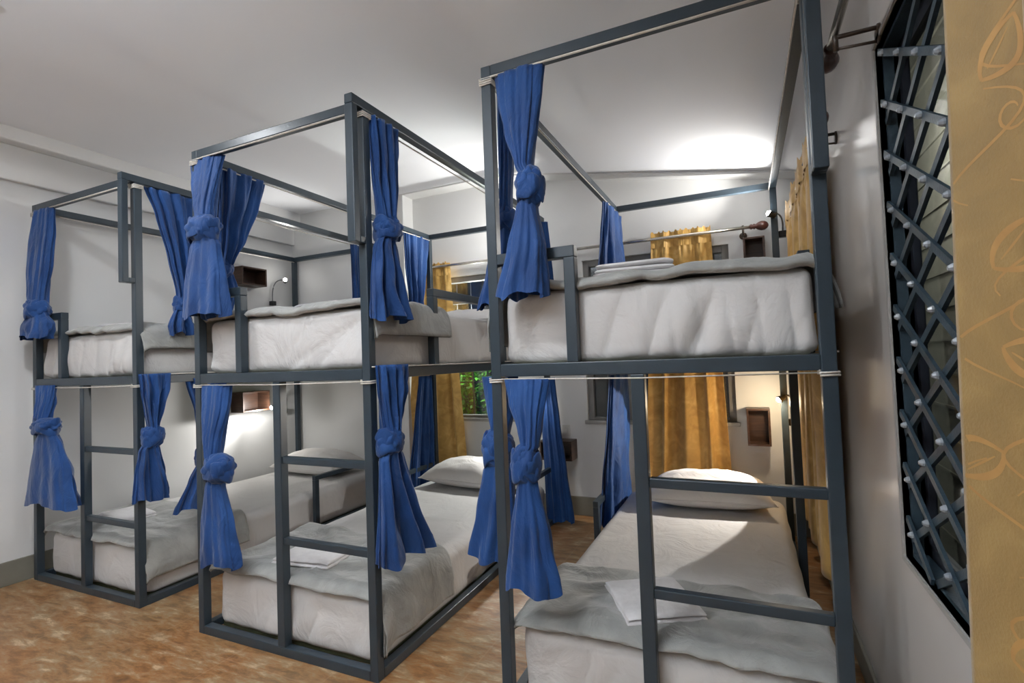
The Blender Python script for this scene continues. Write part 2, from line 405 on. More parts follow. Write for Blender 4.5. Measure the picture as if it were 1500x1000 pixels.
# ------------------------------------------------------------------ bunk beds
W, L, T, H1, H2 = 1.035, 2.0, .038, 1.192, 2.252
BUNKS = {'L': (-2.268, .044), 'M': (-.704, 0.), 'R': (.84, .03)}
WORD = {'L': 'left', 'M': 'middle', 'R': 'right'}
def bunk(key, label, rungs, sw, left_guard, right_full):
    x, y = BUNKS[key]
    t = thing('bunk_bed', (x, y, 0), label, 'bunk bed', 'slate-blue steel bunk frames')
    p = lambda n, *a: obj(n, BX(*a), M['frame'], t, bevel=.003)
    for px in (0, W - T):
        for py in (0, L - T): p('post', px, px + T, py, py + T, 0, H2 if not (py == 0 and px > 0) else H2 - T)
    for z0, n in ((0, 'base_rail'), (H1 - T * 1.15, 'middle_rail'), (H2 - T, 'top_rail')):
        h = T if n != 'middle_rail' else T * 1.15
        for py in (0, L - T): p(n, T, W - T, py, py + T, z0, z0 + h)
        for px in (0, W - T):
            y0 = T
            if n == 'top_rail' and px > 0: y0 = -.061
            p(n, px, px + T, y0, L - T, z0, z0 + h)
    # grab bar at the ladder corner
    bm = bmesh.new(); box(bm, W - T, W, -.061, -.061 + T * .8, 1.678, H2 - T); box(bm, W - T, W, -.061 + T * .8, 0, 1.678, 1.678 + T * .7)
    obj('grab_bar', bm, M['frame'], t, bevel=.003)
    s0 = W - sw
    p('ladder_stile', s0, s0 + T + .004, 0, T, T, H1 - T * 1.15)
    for z in rungs: p('rung', s0 + T + .004, W - T, .006, .006 + T * .75, z - .03, z)
    # guard rails of the upper bed
    def guard(n, pts, ax):
        bm = bmesh.new()
        for a in pts: box(bm, *a)
        obj(n, bm, M['frame'], t, bevel=.003)
    guard('guard_rail', [(T, .318, 0, T, 1.576 - T, 1.576), (.28, .318, 0, T, H1, 1.576 - T)], 0)
    guard('guard_rail', [(W - T, W, .46, 1.25, 1.555 - T, 1.555), (W - T, W, .46, .46 + T, H1, 1.555 - T), (W - T, W, 1.25 - T, 1.25, H1, 1.555 - T)], 1)
    # guard rails of the lower bed
    if left_guard: guard('guard_rail', [(0, T * .8, 1.19, L - T, .40 - .032, .40), (0, T * .8, 1.19, 1.19 + T, T, .40 - .032)], 1)
    if right_full: guard('support_post', [(W - T, W, 1.19, 1.19 + T, T, H1 - T * 1.15)], 1)
    else: guard('guard_rail', [(W - T * .8, W, 1.19, L - T, .41 - .032, .41), (W - T * .8, W, 1.19, 1.19 + T, T, .41 - .032)], 1)
    # boards the mattresses lie on
    obj('base_board', BX(T + .02, W - T - .02, T + .045, L - T, .006, .030), M['base'], t)
    obj('base_board', BX(T, W - T, T, L - T, H1 - .03, H1 - .004), M['base'], t)
    # white curtain cords strung under the rails and wound round the posts
    r = .0042
    runs = [([(0, .003, H2 - T - .0035), (W * .5, .003, H2 - T - .0045), (W - T, .003, H2 - T - .0035)], r * .9),
            ([(T, .004, H1 - T * 1.15 - .008), (W * .5, .0, H1 - T * 1.15 - .012), (W - T, -.002, H1 - T * 1.15 - .006)], r * .6),
            ([(T + .004, .03, H2 - T - .012), (T + .004, 1., H2 - T - .016), (T + .004, L - T, H2 - T - .01)], r * .8),
            ([(W - T - .004, .03, H2 - T - .012), (W - T - .004, 1., H2 - T - .016), (W - T - .004, L - T, H2 - T - .01)], r * .8),
            ([(W + .004, .01, H1 + .006), (W + .006, .3, H1 + .004), (W + .004, 1., H1 + .002), (W + .004, L, H1 + .004)], r * .8)]
    for pts, q in runs:
        bm = bmesh.new(); tube(bm, pts, q, 6); obj('curtain_cord', bm, M['cord'], t, smooth=True)
    for (cx, cz, n) in ((0, H2 - T - .03, 3), (W - T, H2 - T - .03, 3), (0, H1 - T * 1.15 - .018, 2), (W - T, H1 - T * 1.15 - .014, 2)):
        bm = bmesh.new(); e = .004
        for k in range(n):
            z = cz + k * .0075; a, b, c, d = cx - e, cx + T + e, -e, T + e
            tube(bm, [(a, c, z), (b, c, z + .001), (b, d, z + .003), (a, d, z + .004), (a, c, z + .006)], .0031, 6)
        obj('cord_winding', bm, M['cord'], t, smooth=True)
    return t
bunk('L', 'slate-blue steel bunk bed frame against the left wall, smallest in view', (.809, .427), .534, False, False)
bunk('M', 'slate-blue steel bunk bed frame standing between the two others', (.831, .492), .528, True, False)
bunk('R', 'slate-blue steel bunk bed frame nearest the camera beside the gold curtains', (.829, .494), .551, True, True)

# ------------------------------------------------------------------ bedding
def mattress(key, low, label, seed, folds):
    bx, by = BUNKS[key]
    if low: x0, x1, z0, z1 = bx + .050, bx + W - .046, .034, .288
    else: x0, x1, z0, z1 = bx + .04, bx + W - .040, H1 - .003, 1.440
    y0, y1 = by + (.056 if low else .048), by + L - .045
    cx, cy, cz = (x0 + x1) / 2, (y0 + y1) / 2, z0
    hx, hy, hh = (x1 - x0) / 2, (y1 - y0) / 2, (z1 - z0)
    R = .055; bm = bmesh.new(); V = {}
    nx, ny, nzz = 150, 60, 16
    def vert(i, j, k):
        if (i, j, k) in V: return V[(i, j, k)]
        u, v, w = i / nx * 2 - 1, j / ny * 2 - 1, k / nzz
        # denser near the edges
        q = lambda a: .75 * a + .25 * math.sin(a * pi / 2)
        p = Vector((q(u) * hx, q(v) * hy, w * hh))
        Rt = .06 if low else .032
        inner = Vector((max(-hx + Rt, min(hx - Rt, p.x)), max(-hy + Rt, min(hy - Rt, p.y)), max(.03, min(hh - Rt, p.z))))
        d = p - inner
        if d.length > 1e-6:
            m = max(abs(d.x) , abs(d.y), abs(d.z)); rad = (Rt if d.z >= 0 else .03)
            # project cube corner onto sphere
            d2 = d.normalized() * min(rad, d.length if (abs(d.x) < 1e-6) + (abs(d.y) < 1e-6) + (abs(d.z) < 1e-6) >= 2 else rad) * (1 if (abs(d.x) < 1e-6) + (abs(d.y) < 1e-6) + (abs(d.z) < 1e-6) >= 2 else m / rad)
            p = inner + d2
        side = min(1, max(0, (1 - w) * 1.5)) * min(1, w * 8 + .15)
        zf = p.z
        if j == 0:
            a = 0
            for (f, sl, am, ph) in folds: a += am * (abs(sin(f * (p.x + sl * (hh - zf)) * pi + ph)) ** .5 * 2 - 1) * (.55 + 1.1 * nz(p.x * 3 + seed, ph, (hh - zf) * 3))
            p.y -= side * a + .006 * side * nz(p.x * 5, zf * 9, seed)
            p.z += (1 - min(1, w * 2)) * .010 * nz(p.x * 9 + seed, 3.)
        if i in (0, nx):
            s = 1 if i else -1
            p.x += s * side * (.006 * sin((p.y * 7 + .6 * zf * 6) * pi + seed) + .008 * nz(p.y * 4, zf * 7, seed))
        if k == nzz:
            e = (1 - abs(u) ** 6) * (1 - abs(v) ** 6)
            p.z += e * (.006 + .005 * nz(p.x * 3 + seed, p.y * 3) + .0022 * nz(p.x * 11 + seed, p.y * 7))
        V[(i, j, k)] = bm.verts.new(p); return V[(i, j, k)]
    for i in range(nx):
        for j in range(ny):
            for k in (0, nzz): bm.faces.new((vert(i, j, k), vert(i + 1, j, k), vert(i + 1, j + 1, k), vert(i, j + 1, k)))
    for i in range(nx):
        for k in range(nzz):
            for j in (0, ny): bm.faces.new((vert(i, j, k), vert(i + 1, j, k), vert(i + 1, j, k + 1), vert(i, j, k + 1)))
    for j in range(ny):
        for k in range(nzz):
            for i in (0, nx): bm.faces.new((vert(i, j, k), vert(i, j + 1, k), vert(i, j + 1, k + 1), vert(i, j, k + 1)))
    o = obj('mattress', bm, M['sheet'], smooth=True, loc=(cx, cy, cz))
    tag(o, label, 'mattress', 'white-sheeted mattresses')
    return (x0, x1, y0, y1, z0, z1)

FV = [(3.6, .5, .015, .3), (7.1, .32, .013, 1.1), (12.3, -.1, .007, 0)]
FD = [(1.3, 2.2, .016, .9), (4.0, 1.2, .007, .2)]
FL = [(3.2, .8, .010, .5), (8, .5, .006, 1.)]
DIM = {}
for key, low, fo in (('L', 0, FV), ('M', 0, FD), ('R', 0, FV), ('L', 1, FL), ('M', 1, FL), ('R', 1, FL)):
    lab = 'white-sheeted mattress on the %s bed of the %s bunk' % ('lower' if low else 'upper', WORD[key])
    DIM[(key, low)] = mattress(key, low, lab, 3.7 * len(DIM) + 1, fo)

def blanket(key, low, ylen, rh, lh, front, seed, label, slope=0.):
    x0, x1, y0, y1, z0, z1 = DIM[(key, low)]
    cx, cy = (x0 + x1) / 2, y0
    hw = (x1 - x0) / 2 + .006; TH = .013 if low else .02
    bm = bmesh.new(); nu, nv = 90, 56
    S0, S1 = -hw - lh, hw + rh
    def P(i, j, off=0):
        s = S0 + (S1 - S0) * i / (nu - 1); v = -front + (ylen + front + slope * (s - S0)) * j / (nv - 1)
        v += .012 * nz(s * 6, seed) if j > nv // 2 else 0
        def edge(u, lim):
            o = u - lim; r = .035
            if o < -r: return u, 0
            o += r
            return lim - r + r * 1.25 * tanh(o / r / 1.25), max(0, sqrt(o * o + .0016) - .04) if o > 0 else 0
        ax, dx = edge(abs(s), hw); x = ax if s > 0 else -ax
        y, dy = v, 0
        if v < .035: yy, dy = edge(-v + .0, 0.012); y = -yy
        z = z1 - z0 + .012 - dx - dy
        fade = min(1, max(0, 1 - dx * 12))
        w = .013 * nz(s * 3 + seed, v * 3.5, seed) + .010 * nz(s * 7, v * 7 + seed, 1) + .009 * (1 - abs(nz(s * 6 + v * 5 + seed, v * 7 - s * 3, seed)) * 3 if abs(nz(s * 6 + v * 5 + seed, v * 7 - s * 3, seed)) < .33 else 0)
        z += fade * w + .004
        if dx > 0: x += (1 if s > 0 else -1) * (.006 + min(dx, .12) * .16 + .018 * min(1, dx * 9) * (nz(v * 9, dx * 3, seed) + .25 * sin(v * 36 + seed)))
        if dy > .005: y -= .006 + .008 * nz(s * 9, seed, 2)
        return Vector((x, y, z))
    V = grid(bm, P, nu, nv)
    o = obj('blanket', bm, M['blanket'], smooth=True, loc=(cx, cy, z0))
    sd = o.modifiers.new('thickness', 'SOLIDIFY'); sd.thickness = TH; sd.offset = 1
    tag(o, label, 'blanket', 'grey foot blankets')
    # dark piping set in along the hem
    bm = bmesh.new()
    loop = [(i, 0) for i in range(nu)] + [(nu - 1, j) for j in range(1, nv)] + [(i, nv - 1) for i in range(nu - 2, -1, -1)] + [(0, j) for j in range(nv - 2, -1, -1)]
    pts = []
    for (i, j) in loop:
        p = P(i, j); q = P(min(nu - 2, max(1, i)), min(nv - 2, max(1, j)))
        out = (p - q); out = out.normalized() * .001 if out.length > 1e-6 else Vector()
        c = Vector((0, .3, 0)); nrm = Vector((0, 0, 1)) if abs(p.x) < hw - .01 else Vector((1 if p.x > 0 else -1, 0, .2)).normalized()
        pts.append(p + out + nrm * (TH * .5))
    tube(bm, pts, .0035, 5, False)
    obj('piping', bm, M['piping'], o, smooth=True)
blanket('L', 0, .56, .12, .10, .022, 1.2, 'grey blanket across the foot of the left bunk\'s upper bed')
blanket('M', 0, .54, .13, .16, .022, 5.2, 'grey blanket across the foot of the middle bunk\'s upper bed')
blanket('R', 0, .60, .12, .20, .022, 8.9, 'grey blanket across the foot of the right bunk\'s upper bed')
blanket('L', 1, .58, .17, .02, .03, 12.2, 'grey blanket over the foot of the left bunk\'s lower bed')
blanket('M', 1, .56, .20, .01, .03, 15.5, 'grey blanket over the foot of the middle bunk\'s lower bed', -.06)
blanket('R', 1, .47, .03, .05, .02, 19.2, 'grey blanket over the foot of the right bunk\'s lower bed')

def pillow(x, y, z, w, d, h, rz, label, tilt=0):
    bm = bmesh.new(); nu, nv = 40, 30; seed = x * 7
    def prof(u, v): return (max(0, 1 - abs(u) ** 2.6) ** .55) * (max(0, 1 - abs(v) ** 2.4) ** .6)
    rows = []
    for sgn in (1, -1):
        def P(i, j):
            u, v = i / (nu - 1) * 2 - 1, j / (nv - 1) * 2 - 1
            pin = 1 - .07 * (1 - v * v) * abs(u) ** 6; pin2 = 1 - .09 * (1 - u * u) * abs(v) ** 6
            t = prof(u, v)
            zz = t * h * (.66 if sgn > 0 else .34) + (.012 * nz(u * 3 + seed, v * 3) * t + .005 * nz(u * 8 + seed, v * 8) * t if sgn > 0 else 0)
            return Vector((u * w / 2 * pin, v * d / 2 * pin2, sgn * zz + h * .34))
        grid(bm, P, nu, nv)
    bmesh.ops.remove_doubles(bm, verts=bm.verts, dist=1e-4)
    o = obj('pillow', bm, M['pillow'], smooth=True, loc=(x, y, z)); o.rotation_euler = (tilt, 0, rz)
    tag(o, label, 'pillow', 'white pillows')
    # seam flange
    bm = bmesh.new(); pts = []
    for k in range(100):
        a = k / 100 * 4; s = int(a); f = (a - s) * 2 - 1
        u, v = ((f, -1), (1, f), (-f, 1), (-1, -f))[s]
        pin = 1 - .07 * (1 - v * v) * abs(u) ** 6; pin2 = 1 - .09 * (1 - u * u) * abs(v) ** 6
        pts.append((u * w / 2 * pin, v * d / 2 * pin2, h * .34))
    pts.append(pts[0]); tube(bm, pts, .003, 5, False)
    obj('seam', bm, M['pillow'], o, smooth=True)
zl = .296
pillow(-1.72, 1.76, zl, .74, .42, .20, -.03, 'white pillow at the head of the left bunk\'s lower bed')
pillow(-.20, 1.74, zl, .70, .42, .20, -.12, 'white pillow at the head of the middle bunk\'s lower bed')
pillow(1.41, 1.72, zl, .70, .44, .20, .07, 'white pillow at the head of the right bunk\'s lower bed')
pillow(-.19, 1.70, 1.447, .70, .42, .13, .03, 'white pillow at the head of the middle bunk\'s upper bed')

def towel(x, y, z, w, d, h, rz, n, label, seed=0.):
    t = thing('folded_towel', (x, y, z), label, 'towel', 'folded white towels', rz)
    lay = h / n
    for k in range(n):
        bm = bmesh.new(); r = lay * .48; nu, nv = 26, 26
        ww = w * (1 - .02 * k); dd = d * (1 - .03 * k)
        def P(i, j, k=k, ww=ww, dd=dd):
            # closed rounded slab: loop round the x-z section, folded edge at -x
            a = j / nv * 2 * pi; y = (i / (nu - 1) - .5) * dd
            cxn = cos(a); sx = math.copysign(min(1, abs(cxn) * 1.02) ** .12, cxn); zz = math.copysign(abs(sin(a)) ** .6, sin(a))
            e = 1 - .0 * i
            e = min(1, (1 - abs(i / (nu - 1) * 2 - 1) ** 10) + .25)
            x_ = sx * ww / 2 + .006 * nz(y * 9, k * 3 + seed)
            droop = -.006 * (abs(x_) / (ww / 2)) ** 4 if k else 0
            return Vector((x_, y, r * zz * e + lay * (k + .5) + droop + .006 * nz(x_ * 7 + seed, y * 7, k)))
        V = grid(bm, P, nu, nv, True)
        bm.faces.new(V[0][::-1]); bm.faces.new(V[-1])
        obj('towel_fold', bm, M['towel'], t, smooth=True)
towel(1.31, .315, .318, .27, .30, .036, .50, 2, 'folded white towel lying askew on the right bunk\'s lower blanket', 1)
towel(-.20, .22, .320, .30, .22, .040, .12, 2, 'folded white towel on the middle bunk\'s lower blanket behind the ladder', 4)
towel(-1.86, .33, .320, .30, .22, .040, -.2, 2, 'folded white towel on the left bunk\'s lower blanket behind the ladder', 7)
towel(1.30, .34, 1.476, .27, .34, .058, .12, 3, 'folded white towel on the right bunk\'s upper blanket', 9)
towel(-.22, .42, 1.476, .28, .30, .046, .0, 2, 'folded white towel on the middle bunk\'s upper blanket', 12)
towel(-1.87, .36, 1.476, .30, .22, .044, .1, 2, 'folded white towel on the left bunk\'s upper blanket', 15)

# ------------------------------------------------------------------ blue bunk curtains
# name, axis (0: hangs in a plane x = value, 1: y = value), rows (from, to, height) of drape, knot (from, to, top, bottom), rows of tail
CUR = [
    ('L_up_front_left',1,0.050,[(-2.252, -2.058, 2.211), (-2.272, -2.018, 2.029), (-2.252, -2.007, 1.86), (-2.177, -2.025, 1.694)],(-2.165, -1.998, 1.65, 1.546),[(-2.224, -1.937, 1.51), (-2.19, -1.935, 1.43)]),
    ('L_up_side',0,-1.253,[(0.111, 0.401, 2.263), (0.16, 0.383, 2.074), (0.213, 0.356, 1.841), (0.25, 0.331, 1.646)],(0.228, 0.34, 1.626, 1.544),[(0.194, 0.339, 1.458), (0.198, 0.339, 1.412)]),
    ('L_low_front_left',1,0.050,[(-2.219, -2.022, 1.155), (-2.151, -2.002, 1.052), (-2.107, -2.003, 0.968)],(-2.107, -1.881, 0.962, 0.885),[(-2.106, -1.845, 0.825), (-2.143, -1.755, 0.673), (-2.182, -1.695, 0.484)]),
    ('L_low_right',0,-1.243,[(0.046, 0.194, 1.201), (0.053, 0.188, 1.118), (0.067, 0.152, 1.01), (0.077, 0.125, 0.925)],(0.042, 0.161, 0.922, 0.825),[(0.03, 0.131, 0.8), (0.012, 0.153, 0.676), (-0.002, 0.172, 0.549)]),
    ('L_low_side',0,-1.253,[(0.313, 0.557, 1.165), (0.353, 0.491, 0.977), (0.369, 0.431, 0.782)],(0.335, 0.441, 0.765, 0.659),[(0.291, 0.469, 0.591), (0.203, 0.484, 0.439)]),
    ('L_up_back',0,-1.253,[(1.694, 1.976, 2.198), (1.68, 1.925, 1.857), (1.665, 1.872, 1.454)],None,None),
    ('M_up_front_left',1,0.010,[(-0.741, -0.522, 2.223), (-0.707, -0.528, 2.114), (-0.653, -0.534, 1.977), (-0.623, -0.528, 1.913)],(-0.669, -0.476, 1.909, 1.801),[(-0.654, -0.476, 1.774), (-0.68, -0.437, 1.617), (-0.686, -0.413, 1.452)]),
    ('M_up_side',0,-0.684,[(0.113, 0.37, 2.221), (0.116, 0.347, 2.053), (0.13, 0.284, 1.873), (0.135, 0.221, 1.747)],(0.133, 0.227, 1.76, 1.679),[(0.122, 0.25, 1.628), (0.125, 0.229, 1.506)]),
    ('M_up_right',0,0.321,[(0.044, 0.229, 2.256), (0.039, 0.213, 2.121), (0.044, 0.176, 1.944), (0.063, 0.132, 1.798)],(0.043, 0.181, 1.798, 1.711),[(0.025, 0.151, 1.669), (-0.0, 0.177, 1.517), (-0.008, 0.195, 1.385)]),
    ('M_up_back_left',0,-0.684,[(1.644, 1.983, 2.212), (1.672, 1.943, 1.97), (1.735, 1.875, 1.699), (1.723, 1.929, 1.538)],None,None),
    ('M_low_front_left',1,0.010,[(-0.677, -0.493, 1.138), (-0.651, -0.488, 1.026), (-0.617, -0.51, 0.903), (-0.577, -0.512, 0.821)],(-0.583, -0.419, 0.825, 0.716),[(-0.578, -0.478, 0.692), (-0.6, -0.419, 0.535), (-0.598, -0.379, 0.36)]),
    ('M_low_right',0,0.321,[(0.018, 0.207, 1.204), (0.019, 0.184, 1.105), (0.028, 0.139, 1.025), (0.037, 0.105, 0.956)],(0.003, 0.134, 0.954, 0.861),[(0.011, 0.138, 0.838), (0.002, 0.21, 0.643), (-0.015, 0.292, 0.438)]),
    ('M_low_back_left',0,-0.684,[(1.814, 2.03, 1.097), (1.747, 2.03, 0.715), (1.659, 2.03, 0.237)],None,None),
    ('M_low_back_right',1,1.980,[(0.25, 0.368, 1.06), (0.26, 0.398, 0.724), (0.274, 0.438, 0.379), (0.282, 0.476, 0.028)],None,None),
    ('M_up_back_right',1,1.960,[(0.229, 0.365, 2.212), (0.242, 0.377, 1.986), (0.252, 0.397, 1.706)],None,None),
    ('R_up_front_left',1,0.030,[(0.898, 1.069, 2.221), (0.909, 1.066, 2.112), (0.937, 1.055, 1.985), (0.982, 1.039, 1.848)],(0.98, 1.087, 1.831, 1.714),[(0.983, 1.055, 1.703), (0.95, 1.076, 1.578), (0.908, 1.08, 1.415)]),
    ('R_up_back_left',0,0.890,[(1.556, 2.03, 2.171), (1.467, 2.03, 1.927), (1.376, 1.994, 1.647)],None,None),
    ('R_low_front_left',1,0.030,[(0.896, 1.045, 1.139), (0.914, 1.039, 1.06), (0.949, 1.03, 0.97), (0.962, 1.025, 0.923)],(0.925, 1.037, 0.918, 0.806),[(0.947, 1.02, 0.8), (0.92, 1.059, 0.643), (0.904, 1.088, 0.461)]),
    ('R_low_back_left',0,0.885,[(1.554, 2.03, 1.085), (1.48, 2.03, 0.752), (1.382, 2.03, 0.461), (1.312, 1.999, 0.218)],None,None),
    ('R_up_side',1,0.160,[(0.844, 0.912, 2.274), (0.84, 0.902, 2.098), (0.84, 0.893, 1.956), (0.841, 0.881, 1.788)],(0.819, 0.89, 1.78, 1.691),[(0.802, 0.881, 1.661), (0.768, 0.876, 1.534), (0.73, 0.876, 1.406)]),
    ('R_low_side',1,0.170,[(0.735, 0.878, 1.145), (0.745, 0.854, 1.018), (0.756, 0.825, 0.928)],(0.71, 0.851, 0.935, 0.81),[(0.711, 0.839, 0.784), (0.674, 0.843, 0.627), (0.636, 0.839, 0.453)]),
]
LAB = {
 'L_up_front_left': 'blue curtain knotted at the outer front corner of the left bunk\'s upper bed',
 'L_up_side': 'wide blue curtain gathered on the right side of the left bunk\'s upper bed',
 'L_low_front_left': 'blue curtain knotted at the outer front corner of the left bunk\'s lower bed',
 'L_low_right': 'blue curtain knotted on the ladder-side post of the left bunk\'s lower bed',
 'L_low_side': 'blue curtain whose tail flares out behind the middle bunk\'s left post',
 'L_up_back': 'blue curtain hanging loose at the head of the left bunk\'s upper bed',
 'M_up_front_left': 'blue curtain with fat knot at the left front post of the middle upper bed',
 'M_up_side': 'wide dark blue curtain gathered on the left side of the middle upper bed',
 'M_up_right': 'blue curtain knotted beside the grab bar of the middle bunk\'s upper bed',
 'M_up_back_left': 'blue curtain tapering down at the back left post of the middle upper bed',
 'M_low_front_left': 'blue curtain knotted at the left front post of the middle bunk\'s lower bed',
 'M_low_right': 'blue curtain knotted right of the ladder on the middle bunk\'s lower bed',
 'M_low_back_left': 'blue curtain hanging straight at the middle bunk\'s lower back left post',
 'M_low_back_right': 'blue curtain hanging loose at the back right corner of the middle lower bed',
 'M_up_back_right': 'blue curtain hanging loose at the back right corner of the middle upper bed',
 'R_up_front_left': 'blue curtain knotted at the left front corner of the right bunk\'s upper bed',
 'R_up_back_left': 'blue curtain hanging at the back left post of the right bunk\'s upper bed',
 'R_low_front_left': 'blue curtain with rosette knot at the left front corner of the right lower bed',
 'R_low_back_left': 'blue curtain hanging loose at the back left post of the right lower bed',
 'R_up_side': 'blue curtain knotted behind the left front post of the right bunk\'s upper bed',
 'R_low_side': 'blue curtain knotted behind the left front post of the right bunk\'s lower bed',
}
OUT = {  # how far (m) the cloth stands off its plane at the top and at the tail
 'L_up_front_left': (.002, -.075), 'L_low_front_left': (-.01, -.07), 'M_up_front_left': (.015, -.06), 'M_low_front_left': (.01, -.055),
 'R_up_front_left': (.012, -.065), 'R_low_front_left': (.0, -.06), 'L_low_right': (.03, .045), 'M_low_right': (.03, .045),
 'M_up_right': (.0, .035), 'L_up_side': (.0, .045), 'L_low_side': (0, .05), 'M_up_side': (.01, -.06), 'R_up_side': (0, .0), 'R_low_side': (0, .02),
 'M_up_back_left': (0, -.04), 'L_up_back': (0, .045), 'M_low_back_left': (-.02, -.035), 'R_up_back_left': (0, .0), 'R_low_back_left': (0, -.03),
 'M_low_back_right': (0, -.02), 'M_up_back_right': (0, 0),
}
def curtain(name, ax, val, up, knot, tail):
    rnd = random.Random(name); ph = rnd.random() * 6
    o0, o1 = OUT.get(name, (0, 0))
    ztop = up[0][2]; zbot = (tail or up)[-1][2]
    if ztop > 1.5: ztop = min(ztop, H2 - T - .004 + (0.0)); 
    cen0 = (up[0][0] + up[0][1]) / 2
    org = Vector((val, cen0, ztop)) if ax == 0 else Vector((cen0, val, ztop))
    t = thing('bunk_curtain', org, LAB[name], 'curtain', 'royal blue bunk curtains')
    up = [list(r) for r in up]; up[0][2] = ztop
    def pos(c, off, z):   # world -> local of the empty
        return (Vector((val + off, c, z)) if ax == 0 else Vector((c, val + off, z))) - org
    def sheet(rows, d0, d1, o_a, o_b, k, amp, nrow=34, hem=False, part='drape', twist=0., closed=True, taper=1.4):
        bm = bmesh.new(); nth = 120
        def P(i, j):
            tt = i / (nrow - 1); a, b, z = interp(rows, tt)
            th = j / nth * 2 * pi; c = (a + b) / 2; w = (b - a) / 2
            d = d0 + (d1 - d0) * tt ** taper; off = o_a + (o_b - o_a) * tt
            A = amp[0] + (amp[1] - amp[0]) * tt
            f = 1 + A * (1 + .9 * nz(cos(th) * 1.5 + ph, sin(th) * 1.5, tt * 1.5)) * sin(k * th + ph + twist * tt * 3 + 1.3 * sin(2 * th + ph) + 2.2 * nz(cos(th) * 1.2, ph, tt * 2.2)) + A * .45 * sin((2 * k + 1) * th + ph * 2 + 2 * tt)
            lo = w * cos(th) * (1 + .22 * (f - 1)); no = d * sin(th) * f + d * (f - 1) * .5
            z2 = z + (.010 * sin(3 * th + ph) + .006 * sin(k * th + ph)) * (tt ** 3 if part != 'drape' or not tail else 0)
            if hem and 0.86 < tt < .9: no *= 1.02; lo *= 1.01
            return pos(c + lo, off + no, z2)
        V = grid(bm, P, nrow, nth, True)
        if part == 'drape': bm.faces.new(V[0])
        o = obj(part, bm, M['blue'], t, smooth=True)
        return o
    if not knot:
        wide = (up[0][1] - up[0][0])
        sheet(up, .022, .034, o0, o1, 9, (.25, .5), hem=True)
        return t
    ka, kb, kt, kz = knot; kc, kw, kh = (ka + kb) / 2, (kb - ka) / 2, (kt - kz)
    kw = max(kw, .045)
    om = o0 + (o1 - o0) * .8
    nw = max(.026, (up[-1][1] - up[-1][0]) / 2 * .8)
    rows = up + [[kc - nw, kc + nw, kt - kh * .25]]
    wide = up[0][1] - up[0][0]
    sheet(rows, .020, .034, o0, om, 9 if wide < .3 else 12, (.42, .24), part='drape', taper=1.0)
    # knot: a lumpy wrapped ball with two crossing bands
    bm = bmesh.new(); cz = (kt + kz) / 2; rz_ = kh * .62; rn = min(.056, kw * .82)
    C0 = pos(kc, om, cz)
    def lump(a, th): return 1 + .10 * sin(5 * th + 4 * a + ph) + .07 * sin(9 * th - 6 * a + ph * 2) * sin(a) + .08 * nz(a * 2, th, ph)
    def kp(i, j):
        a = pi * (i + .02) / 21.04; th = 2 * pi * j / 40; k = lump(a, th)
        v = (kw * .86 * sin(a) ** .8 * cos(th) * k, rn * sin(a) ** .8 * sin(th) * k, rz_ * cos(a) * (.92 + .08 * k))
        return C0 + (Vector(v) if ax == 1 else Vector((v[1], v[0], v[2])))
    grid(bm, kp, 22, 40, True)
    for (tl, sc_, s_) in ((.45, 1.0, 0), (-.55, .92, 2.), (.1, .8, 4)):
        n1, n2 = 40, 12
        def bp_(i, j):
            a = 2 * pi * i / n1; b = 2 * pi * j / n2
            R1 = kw * .80 * sc_; R2 = rn * .88 * sc_; rr = kh * .27 * (1 + .3 * sin(3 * a + s_ + ph)); rb = .007 + .003 * sin(5 * a + s_)
            x = (R1 + rb * cos(b)) * cos(a); y = (R2 + rb * cos(b)) * sin(a)
            z = rr * sin(b) + x * tl * .8 + kh * .10 * (s_ - 2) * .5
            v = (x, y, z)
            return C0 + (Vector(v) if ax == 1 else Vector((v[1], v[0], v[2])))
        V = [[bm.verts.new(bp_(i, j)) for j in range(n2)] for i in range(n1)]
        for i in range(n1):
            for j in range(n2): bm.faces.new((V[i][j], V[i][(j + 1) % n2], V[(i + 1) % n1][(j + 1) % n2], V[(i + 1) % n1][j]))
    obj('knot', bm, M['blue'], t, smooth=True)
    w1 = (tail[-1][1] - tail[-1][0]) / 2
    nw = min(nw * 1.1, (tail[0][1] - tail[0][0]) / 2)
    c1 = (tail[0][0] + tail[0][1]) / 2; cm = (kc + c1) / 2
    rows = [[cm - nw, cm + nw, kz + kh * .3]] + [list(r) for r in tail]
    sheet(rows, .026, min(.046, w1 * .45), om, o1, 6, (.18, .42), part='tail', hem=True, twist=.5, taper=.8)
    return t
for c in CUR: curtain(*c)

